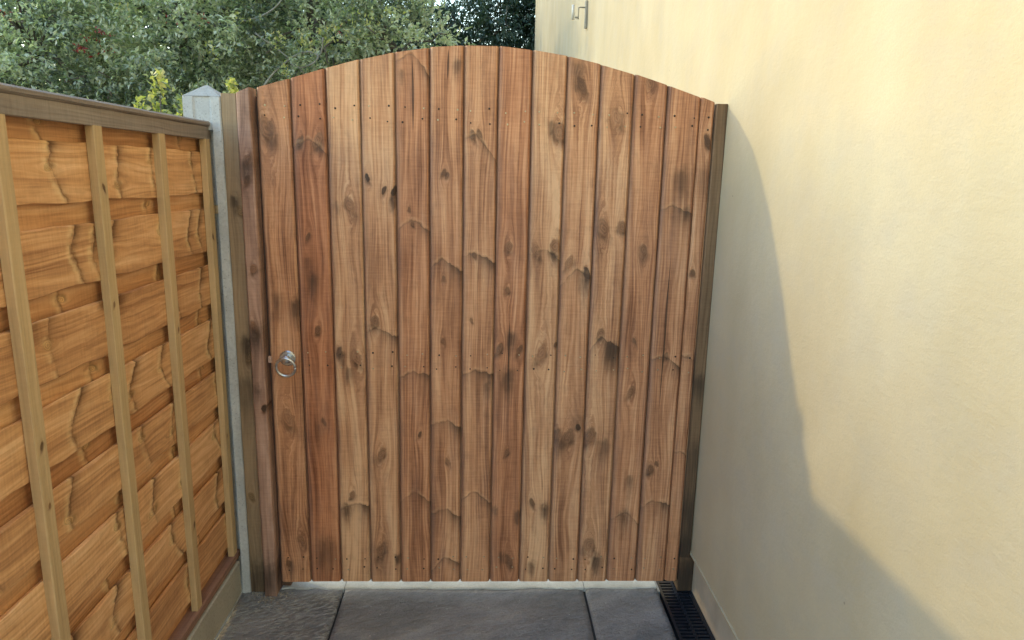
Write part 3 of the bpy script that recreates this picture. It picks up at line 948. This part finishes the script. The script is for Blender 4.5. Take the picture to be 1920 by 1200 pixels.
v, f = box_vf(-0.0545, 0.024, 0.030, 0.072, -0.01, 1.600, 0.002)  # added timber, blocks light showing through the gap beside the closing batten
me = bpy.data.meshes.new('gap_blocker')
me.from_pydata([(a + 0.0775, b_, c_) for a, b_, c_ in v], [], f)
me.materials.append(GAP_SHADE_W)
st = bpy.data.objects.new('gap_blocker', me)
COL.objects.link(st)
st.parent = post
st['seed'] = 0.35

# rough batten that the gate closes against, proud of the post
bat = board('closing_batten', None, ROUGH_W, 0.0395, 0.060, 1.606, (-0.0285, -0.024, 0.0), seed=0.52, tint=0.55, segs=40, cham=0.0035, jit=0.0011, topf=lambda lx: 1.604 + (lx + .02) * 0.42)
tag(bat, 'rough reddish brown upright batten that the gate closes against beside its handle', 'batten')
props(bat, [(.006, 1.42, .012, .4), (.0, 1.36, .009, .5), (.004, 1.10, .010, .1), (.012, .66, .009, .9), (-.004, .92, .012, .2)],
      [(.0, 1.40, .04, .6), (.0, .90, .05, .7), (0, .72, .04, .4), (.0, .08, .1, .7)])

# concrete fence post: H section, four-sided cap
cp = empty('concrete_post', (-0.153, 0.05, 0.0))
tag(cp, 'grey slotted concrete fence post with a pointed top where the fence meets the gate', 'post')
xa, xb, ya, yb_ = -0.207, -0.1005, -0.003, 0.098
sl0, sl1, sd = -0.180, -0.126, 0.030
poly = [(xa, ya), (sl0, ya), (sl0 + .003, ya + sd), (sl1 - .003, ya + sd), (sl1, ya), (xb - .003, ya), (xb, ya + .004), (xb, yb_), (sl1, yb_), (sl1 - .003, yb_ - sd), (sl0 + .003, yb_ - sd), (sl0, yb_), (xa, yb_)]
rng = random.Random(3)
zs = [-0.02 + 1.520 * k / 24 for k in range(25)]
jt = [[(rng.uniform(-.0008, .0008), rng.uniform(-.0008, .0008)) for _ in poly] for _ in zs]
v, f = prism(poly, zs, lambda i, k, x, y: jt[k][i])
mesh_obj('shaft', v, f, CONC, cp)
poly2 = [(xa, ya), (sl0, ya), (sl0 + .006, ya + .004), (sl1 - .006, ya + .004), (sl1, ya), (xb - .003, ya), (xb, ya + .004), (xb, yb_), (xa, yb_)]
v, f = prism(poly2, [1.5002, 1.594])
mesh_obj('head', v, f, CONC, cp)
cx, cy = (xa + xb) / 2, (ya + yb_) / 2
v = [(xa, ya, 1.5945), (xb, ya, 1.5945), (xb, yb_, 1.5945), (xa, yb_, 1.5945), (cx - .004, cy - .004, 1.629), (cx + .004, cy - .004, 1.629), (cx + .004, cy + .004, 1.629), (cx - .004, cy + .004, 1.629)]
f = [(0, 1, 5, 4), (1, 2, 6, 5), (2, 3, 7, 6), (3, 0, 4, 7), (4, 5, 6, 7), (3, 2, 1, 0)]
mesh_obj('pointed_cap', v, f, CONC_D, cp)

# ------------------------------------------------------------------ gravel board and fence panel
gb = board('gravel_board', None, GRAV, 0.1205, 0.042, 1.83, (-0.152, -0.005, 0.0605), (0, 0, 0), seed=.9, segs=20, jit=0.0012)
# lay it down: length along -y, width upright, face to +x
gb.rotation_euler = Matrix(((0, -1, 0), (0, 0, -1), (1, 0, 0))).to_euler()
gb.location = (-0.131, -0.006, 0.0605)
tag(gb, 'low buff concrete gravel board under the wooden fence panel', 'gravel board')

fence = empty('fence_panel', (-0.16, -0.9, 0.13))
tag(fence, 'orange brown overlapping board fence panel with upright battens and a grey brown capping rail', 'fence')
ROT_H = Matrix(((0, -1, 0), (0, 0, -1), (1, 0, 0)))     # local z -> -y, local x -> up, local -y -> +x


def hboard(name, mat, zc, wid, thick, face_x, y1, L, seed, tint, tilt=0.0, **kw):
    o = board(name, None, mat, wid, thick, L, (0, 0, 0), seed=seed, tint=tint, **kw)
    o.parent = fence
    o.location = Vector((face_x, y1, zc)) - fence.location
    o.rotation_euler = (ROT_H @ Matrix.Rotation(tilt, 3, 'Z')).to_euler()
    return o


rec = [1.4600, 1.298, 1.131, 0.967, 0.801, 0.646, 0.483, 0.326, 0.165]
R2 = random.Random(21)
YE = 0.018
for i, zc in enumerate(rec):      # boards at the back, seen between the front ones
    o = hboard('back_board', FENCE_W, zc, 0.118, 0.007, -0.1695, YE, 1.83, 0.11 + .07 * i, [.5, .3, .55, .1, .9, .3, .5, .6, .7][i], segs=24, cham=0.001, jit=0.0016)
    kn, sc = [], []
    for q in range(4):
        yy = 0.10 + q * 0.42 + R2.uniform(0, .3)
        kn.append((R2.uniform(-.02, .02), yy, R2.uniform(.005, .009), R2.uniform(0, .4)))
        sc.append((kn[-1][0], yy + .01, .012, 2.0 + R2.uniform(.2, .7)))
    props(o, kn, sc)
for i in range(len(rec) - 1):
    zt = rec[i] - 0.0225
    zb_ = rec[i + 1] + 0.0225
    o = hboard('front_board', FENCE_W, (zt + zb_) / 2, zt - zb_, 0.008, -0.1555, YE, 1.83, 0.47 + .057 * i, [.0, .1, .35, .05, .15, .0, .1, .35][i], tilt=R2.uniform(-.02, .02), segs=36, cham=0.0015, jit=0.0034)
    o['shade'] = [-.2, .1, .3, -.1, .15, -.3, .0, .35][i]
    # whorls recur along the stem every 0.3 to 0.4 m
    kn, sc = [], []
    yy = R2.uniform(0.05, 0.18)
    for q in range(7):
        zz = R2.uniform(-.03, .03)
        kn.append((zz, yy, R2.uniform(.006, .011), R2.uniform(0, .35)))
        sc.append((zz + .01, yy - .004, .022, 2.0 + R2.uniform(.5, .99)))
        yy += R2.choice([.07, .16, .24, .30])
    if i == 2:
        sc = [(.052, .3, .03, 0.9), (.052, .62, .05, .9), (.05, .9, .05, .9)] + sc[:4]
    props(o, kn, sc)
# upright battens
for j, yb2 in enumerate((-0.001, -0.287, -0.5765, -0.872, -1.17, -1.47, -1.79)):
    wd = 0.0325
    zb0 = 0.1525 if j else 0.153
    o = board('batten', None, BATTEN_W, wd, 0.0175, 1.474 - zb0, (0, 0, 0), seed=0.23 + 0.09 * j, tint=0.25 + .1 * (j % 3), segs=18, cham=0.0015, jit=0.0005, bow=0.001)
    o.parent = fence
    o.location = Vector((-0.1375, yb2 - wd / 2, zb0)) - fence.location
    o.rotation_euler = (0, 0, math.radians(90))      # front (-y) turns to +x
    props(o, [(R2.uniform(-.008, .008), R2.uniform(.2, 1.2), .005, .6), (R2.uniform(-.01, .01), R2.uniform(.1, 1.3), .004, .3)])
# bottom rail, wedge of wood seen end of the slot, back frame, capping
hboard('bottom_rail', RAIL_W, 0.1375, 0.027, 0.034, -0.1365, YE, 1.83, .77, .4, segs=16, cham=0.003, jit=0.0012)
for yy, seed in ((-0.004, .4), (-0.9, .41), (-1.79, .42)):
    o = board('back_batten', None, BATTEN_W, 0.035, 0.016, 1.30, (0, 0, 0), seed=seed, segs=3)
    o.parent = fence
    o.location = Vector((-0.178, yy - .0175, 0.16)) - fence.location
    o.rotation_euler = (0, 0, math.radians(90))
wg = on_x(405, 393, -0.137)
v, f = box_vf(-0.152, -0.129, 0.0165, 0.0265, wg.z - 0.012, wg.z + 0.012, .001)
mesh_obj('packing_wedge', v, f, BATTEN_W, fence)
hboard('capping_face', CAP_W, 1.4915, 0.0365, 0.012, -0.1395, YE - .004, 1.83, .61, .2, segs=20, cham=0.0015, jit=0.0007)
hboard('capping_top', CAP_W, 1.5175, 0.0150, 0.062, -0.1345, YE - .004, 1.83, .63, .6, segs=20, cham=0.004, jit=0.0007)

# ------------------------------------------------------------------ mortar crumbs at the foot of the posts
R3 = random.Random(4)
parts = []
for _ in range(90):
    px_ = R3.gauss(-0.05, 0.035)
    py_ = -0.03 - abs(R3.gauss(0, .012)) if px_ > -.058 and px_ < -.01 else -0.004 - abs(R3.gauss(0, .012))
    if px_ < -0.098 or px_ > 0.12: continue
    s = R3.uniform(.001, .0035)
    an = R3.uniform(0, 6.28)
    vv = []
    for ix in (-1, 1):
        for iy in (-1, 1):
            for iz in (0, 1):
                x_, y_ = ix * s * R3.uniform(.6, 1.2), iy * s * R3.uniform(.6, 1.2)
                vv.append((px_ + x_ * math.cos(an) - y_ * math.sin(an), py_ + x_ * math.sin(an) + y_ * math.cos(an), 0.0015 + iz * s * R3.uniform(.6, 1.4)))
    parts.append((vv, [(0, 1, 3, 2), (4, 6, 7, 5), (0, 4, 5, 1), (2, 3, 7, 6), (1, 5, 7, 3), (0, 2, 6, 4)]))
v, f = join_vf(parts)
tag(mesh_obj('mortar_crumbs', v, f, CRUMB), 'crumbs of dry mortar and grit at the foot of the left gate post', 'debris', kind='stuff')

# ------------------------------------------------------------------ trees


def leaf_mesh(name, centres, lens, widths, dirs, nrm, mat, parent, fold=0.25):
    """many small folded leaves as one mesh (numpy)"""
    n = len(centres)
    d = dirs / np.linalg.norm(dirs, axis=1, keepdims=True)
    s = np.cross(d, nrm)
    s /= np.linalg.norm(s, axis=1, keepdims=True) + 1e-9
    u = np.cross(s, d)
    L = lens[:, None]
    W = widths[:, None]
    base = centres
    tip = centres + d * L - u * L * 0.12
    mid = centres + d * L * 0.5
    a = mid + s * W * 0.5 + u * W * fold
    c = mid - s * W * 0.5 + u * W * fold
    V = np.stack([base, a, tip, c], 1).reshape(-1, 3)
    idx = np.arange(n) * 4
    Fc = np.stack([idx, idx + 1, idx + 2, idx, idx + 2, idx + 3], 1).reshape(-1)
    me = bpy.data.meshes.new(name)
    me.vertices.add(len(V))
    me.vertices.foreach_set('co', V.astype(np.float32).reshape(-1))
    me.loops.add(len(Fc))
    me.loops.foreach_set('vertex_index', Fc.astype(np.int32))
    me.polygons.add(n * 2)
    me.polygons.foreach_set('loop_start', (np.arange(n * 2) * 3).astype(np.int32))
    me.polygons.foreach_set('loop_total', np.full(n * 2, 3, np.int32))
    me.update()
    me.validate()
    me.materials.append(mat)
    o = bpy.data.objects.new(name, me)
    COL.objects.link(o)
    if parent:
        o.parent = parent
        o.location = -Vector(parent.location)
    return o


def crown(lobes, n_twigs, per, ln, wd, rs, shell=0.55, droop=0.0, spread=0.12):
    """leaf sprays along short twigs scattered through the lobes"""
    vol = np.array([l[3] * l[4] * l[5] for l in lobes])
    pick = rs.choice(len(lobes), n_twigs, p=vol / vol.sum())
    Lb = np.array(lobes)[pick]
    dv = rs.normal(size=(n_twigs, 3))
    dv /= np.linalg.norm(dv, axis=1, keepdims=True)
    rad = (shell + (1 - shell) * rs.rand(n_twigs)) ** 0.8
    rad *= 1 + 0.22 * np.sin(dv[:, 0] * 7 + dv[:, 2] * 9) + 0.10 * np.sin(dv[:, 1] * 15 + dv[:, 2] * 17)
    base = Lb[:, :3] + dv * rad[:, None] * Lb[:, 3:6]
    tdir = dv * 0.9 + rs.normal(size=(n_twigs, 3)) * 0.5 + np.array([0, 0, 0.35 - droop])
    tdir /= np.linalg.norm(tdir, axis=1, keepdims=True)
    tl = spread * (0.5 + rs.rand(n_twigs))
    C_, D_, N_ = [], [], []
    for k in range(per):
        t = (k + rs.rand(n_twigs)) / per
        C_.append(base + tdir * (t * tl)[:, None] + rs.normal(size=(n_twigs, 3)) * 0.006)
        ang = rs.normal(size=(n_twigs, 3))
        D_.append(tdir * (0.3 + t)[:, None] + ang * 0.75 + np.array([0, 0, -droop]))
        N_.append(rs.normal(size=(n_twigs, 3)) * 0.6 + np.array([0, 0, 1.0]))
    Cc, Dd, Nn = np.concatenate(C_), np.concatenate(D_), np.concatenate(N_)
    m = len(Cc)
    return Cc, ln * (0.6 + 0.8 * rs.rand(m)), wd * (0.6 + 0.8 * rs.rand(m)), Dd, Nn


def limb(p0, p1, r0, r1, rs, n=8, wob=0.06, sag=0.0):
    p0, p1 = np.array(p0, float), np.array(p1, float)
    pts = []
    for k in range(n + 1):
        t = k / n
        q = p0 + (p1 - p0) * t + (rs.normal(size=3) * wob * np.linalg.norm(p1 - p0) * (0 < t < 1)) * .5
        q[2] += sag * 4 * t * (1 - t)
        pts.append(q)
    return tube_vf(pts, [r0 + (r1 - r0) * k / n for k in range(n + 1)], 7)


LEAF_A = mat_leaf('grey_green_leaf', (0.14, 0.17, 0.14), (0.47, 0.51, 0.40), (0.80, 0.82, 0.66), 0.30, 0.40)
LEAF_B = mat_leaf('dark_green_leaf', (0.022, 0.045, 0.032), (0.045, 0.085, 0.058), (0.09, 0.13, 0.085), 0.45, 0.30)
LEAF_Y = mat_leaf('yellow_green_leaf', (0.26, 0.32, 0.12), (0.46, 0.46, 0.17), (0.66, 0.56, 0.30), 0.45, 0.45)
LEAF_R = mat_leaf('red_leaf', (0.22, 0.03, 0.03), (0.35, 0.05, 0.04), (0.45, 0.10, 0.07), 0.5, 0.3)


def tree(name, label, cat, base, lobes, twigs, per, ln, wd, mat, seed, limbs, bark, droop=0.0, shell=.4, spread=.14, trunk_r=.11, fork=1.3, group=None):
    rs = np.random.RandomState(seed)
    t = empty(name, base)
    tag(t, label, cat, group)
    leaf_mesh('crown', *crown(lobes, twigs, per, ln, wd, rs, shell, droop, spread), mat, t)['kind'] = 'stuff'
    P = [limb(base, (base[0] + .06, base[1], base[2] + fork), trunk_r, trunk_r * .75, rs, 6, .04)]
    f0 = (base[0] + .06, base[1], base[2] + fork)
    for l in lobes:
        P.append(limb(f0, l[:3], trunk_r * .55, trunk_r * .18, rs, 8, .09, .15))
        for _ in range(limbs):
            dv = rs.normal(size=3)
            dv /= np.linalg.norm(dv)
            P.append(limb(l[:3], np.array(l[:3]) + dv * np.array(l[3:6]) * .95, trunk_r * .16, .006, rs, 7, .12))
    v, f = join_vf(P)
    mesh_obj('trunk', v, f, bark, t, True)
    return t


t1 = tree('broadleaf_tree', 'grey green small leaved bushy tree filling the view above the fence', 'tree', (-2.1, 5.9, -0.06),
          [(-3.9, 5.5, 2.5, 1.35, 1.0, 1.35), (-2.5, 5.6, 3.0, 1.3, 1.1, 1.3), (-1.2, 5.7, 2.9, 1.05, 1.0, 1.25), (-2.9, 5.3, 1.5, 1.6, .9, .95), (-1.2, 5.4, 1.6, 1.15, .8, .9), (-0.3, 5.6, 2.65, .62, .7, .75), (-5.0, 5.9, 2.0, 1.2, .8, 1.2)],
          13500, 10, 0.056, 0.027, LEAF_A, 11, 14, BARK, trunk_r=.12)
t2 = tree('broadleaf_tree', 'darker green drooping leaved tree behind the gate arch next to the house corner', 'tree', (0.2, 10.6, -0.06),
          [(0.9, 10.6, 3.2, 1.5, 1.0, 1.8), (-0.9, 10.4, 3.0, 1.5, 1.0, 1.7), (0.1, 10.2, 1.8, 1.9, .9, 1.2), (-2.4, 10.8, 2.6, 1.5, 1.0, 1.6), (1.9, 10.9, 3.6, 1.3, 1.0, 1.6)],
          15000, 9, 0.085, 0.028, LEAF_B, 12, 10, BARK, droop=.6, spread=.22, trunk_r=.15)
t3 = tree('hedge_tree', 'dark dense evergreen standing far behind the grey green tree', 'tree', (-5.2, 9.6, -0.06),
          [(-6.6, 9.4, 2.4, 2.0, 1.0, 2.0), (-4.2, 9.6, 2.8, 1.9, 1.0, 2.2), (-2.4, 9.9, 2.8, 1.9, .9, 2.2), (-3.0, 9.9, 1.7, 1.7, .9, 1.3), (-5.4, 9.6, 1.4, 2.0, .9, 1.2)],
          13000, 9, 0.10, 0.045, LEAF_B, 13, 6, BARK, spread=.2, trunk_r=.16)

# pale looping branches in the grey green tree, seen above the left of the gate
rsb = np.random.RandomState(2)
Yb = 4.85
loopp = [(492, 165), (515, 135), (548, 108), (575, 97), (596, 104), (588, 118), (562, 127), (545, 119)]
P = []
pts = [tuple(on_y(a, c_, Yb + .04 * math.sin(i))) for i, (a, c_) in enumerate(loopp)]


def smoothp(pts, k=4):
    out = []
    n = len(pts)
    for i in range(n - 1):
        p0, p1, p2, p3 = [np.array(pts[max(0, min(n - 1, j))]) for j in (i - 1, i, i + 1, i + 2)]
        for s in range(k):
            t = s / k
            out.append(.5 * ((2 * p1) + (-p0 + p2) * t + (2 * p0 - 5 * p1 + 4 * p2 - p3) * t * t + (-p0 + 3 * p1 - 3 * p2 + p3) * t ** 3))
    out.append(np.array(pts[-1]))
    return out


sp = smoothp(pts)
P.append(tube_vf(sp, [0.011 - 0.004 * i / len(sp) for i in range(len(sp))], 7))
for line in ([(478, 62), (510, 85), (545, 112), (572, 140)], [(606, 70), (603, 95), (596, 108), (585, 120)], [(455, 40), (490, 30), (520, 10), (540, -20)]):
    sp = smoothp([tuple(on_y(a, c_, Yb + .02 * i)) for i, (a, c_) in enumerate(line)])
    P.append(tube_vf(sp, [0.009 - 0.003 * i / len(sp) for i in range(len(sp))], 6))
v, f = join_vf(P)
lb = mesh_obj('branch', v, f, PALEBARK, t1, True)

# sprays of yellow green new growth on the same tree


def spray(px, py, r_px, n, ln, mat, name, y=4.6, seed=0):
    rs = np.random.RandomState(seed)
    c_ = np.array(on_y(px, py, y))
    sc = (y - CAM.y) / F_PX
    pos = c_ + rs.normal(size=(n, 3)) * np.array([r_px * sc * .5, .08, r_px * sc * .5])
    d = rs.normal(size=(n, 3)) + np.array([0, 0, .8])
    nn = rs.normal(size=(n, 3)) + np.array([0, -.6, .6])
    m = len(pos)
    return pos, ln * (.6 + .7 * rs.rand(m)), ln * .5 * (.6 + .7 * rs.rand(m)), d, nn


def gather(lst):
    return [np.concatenate([q[i] for q in lst]) for i in range(5)]


ye = [spray(*q, None, '', 4.55, seed=i) for i, q in enumerate([(518, 75, 14, 34, .045), (575, 82, 20, 40, .045), (537, 135, 14, 26, .045), (455, 38, 10, 18, .045), (620, 60, 26, 34, .045), (735, 20, 24, 26, .045), (690, 45, 24, 26, .04), (400, 100, 14, 18, .04), (230, 15, 14, 14, .04), (660, 25, 14, 12, .04)])]
leaf_mesh('new_shoots', *gather(ye), LEAF_Y, t1)['kind'] = 'stuff'
re_ = [spray(*q, None, '', 4.6, seed=50 + i) for i, q in enumerate([(150, 92, 8, 22, .04), (192, 62, 7, 16, .035), (170, 74, 5, 10, .03), (8, 28, 6, 14, .035), (210, 96, 8, 6, .03), (320, 35, 10, 8, .03), (380, 40, 10, 8, .03), (640, 60, 8, 8, .03)])]
leaf_mesh('red_leaf_tips', *gather(re_), LEAF_R, t1)['kind'] = 'stuff'

# young shrubs with yellow green leaves just beyond the fence


def shrub(label, px, py_top, py_bot, y, seed, w_px=26, n=170):
    rs = np.random.RandomState(seed)
    top_ = on_y(px, py_top, y)
    bot = on_y(px, py_bot, y)
    t = empty('shrub', (top_.x, y, -0.06))
    tag(t, label, 'shrub', 'yellow green shrubs poking up behind the fence')
    sc = (y - CAM.y) / F_PX
    hh = top_.z + 0.06
    tt = rs.rand(n) ** .7
    z = bot.z - .35 + (top_.z - bot.z + .35) * tt
    wv = w_px * sc * (.95 - .5 * tt)
    pos = np.stack([top_.x + rs.normal(size=n) * wv * .6, y + rs.normal(size=n) * wv * .6, z], 1)
    d = rs.normal(size=(n, 3)) + np.array([0, 0, .7])
    nn = rs.normal(size=(n, 3)) + np.array([0, -.5, .7])
    leaf_mesh('leaves', pos, .038 * (.6 + .8 * rs.rand(n)), .022 * (.6 + .8 * rs.rand(n)), d, nn, LEAF_Y, t)['kind'] = 'stuff'
    P = []
    for k in range(5):
        P.append(limb((top_.x + rs.normal() * .03, y, -0.06), (top_.x + rs.normal() * wv.mean() * .8, y + rs.normal() * .05, top_.z - .05 - rs.rand() * .2), .009, .003, rs, 7, .05))
    v, f = join_vf(P)
    mesh_obj('stems', v, f, BARK, t, True)


shrub('taller yellow green shrub behind the capping rail, left of the concrete post', 292, 140, 215, 1.9, 31, 24, 210)
shrub('short yellow green shrub peeping over the capping rail, leftmost of the shrubs', 258, 186, 215, 1.9, 32, 22, 120)
shrub('yellow leaved shrub tight against the left side of the concrete post', 340, 182, 250, 1.7, 33, 16, 110)
shrub('bright yellow green shrub rising behind the olive post left of the gate', 434, 152, 190, 1.6, 34, 16, 90)
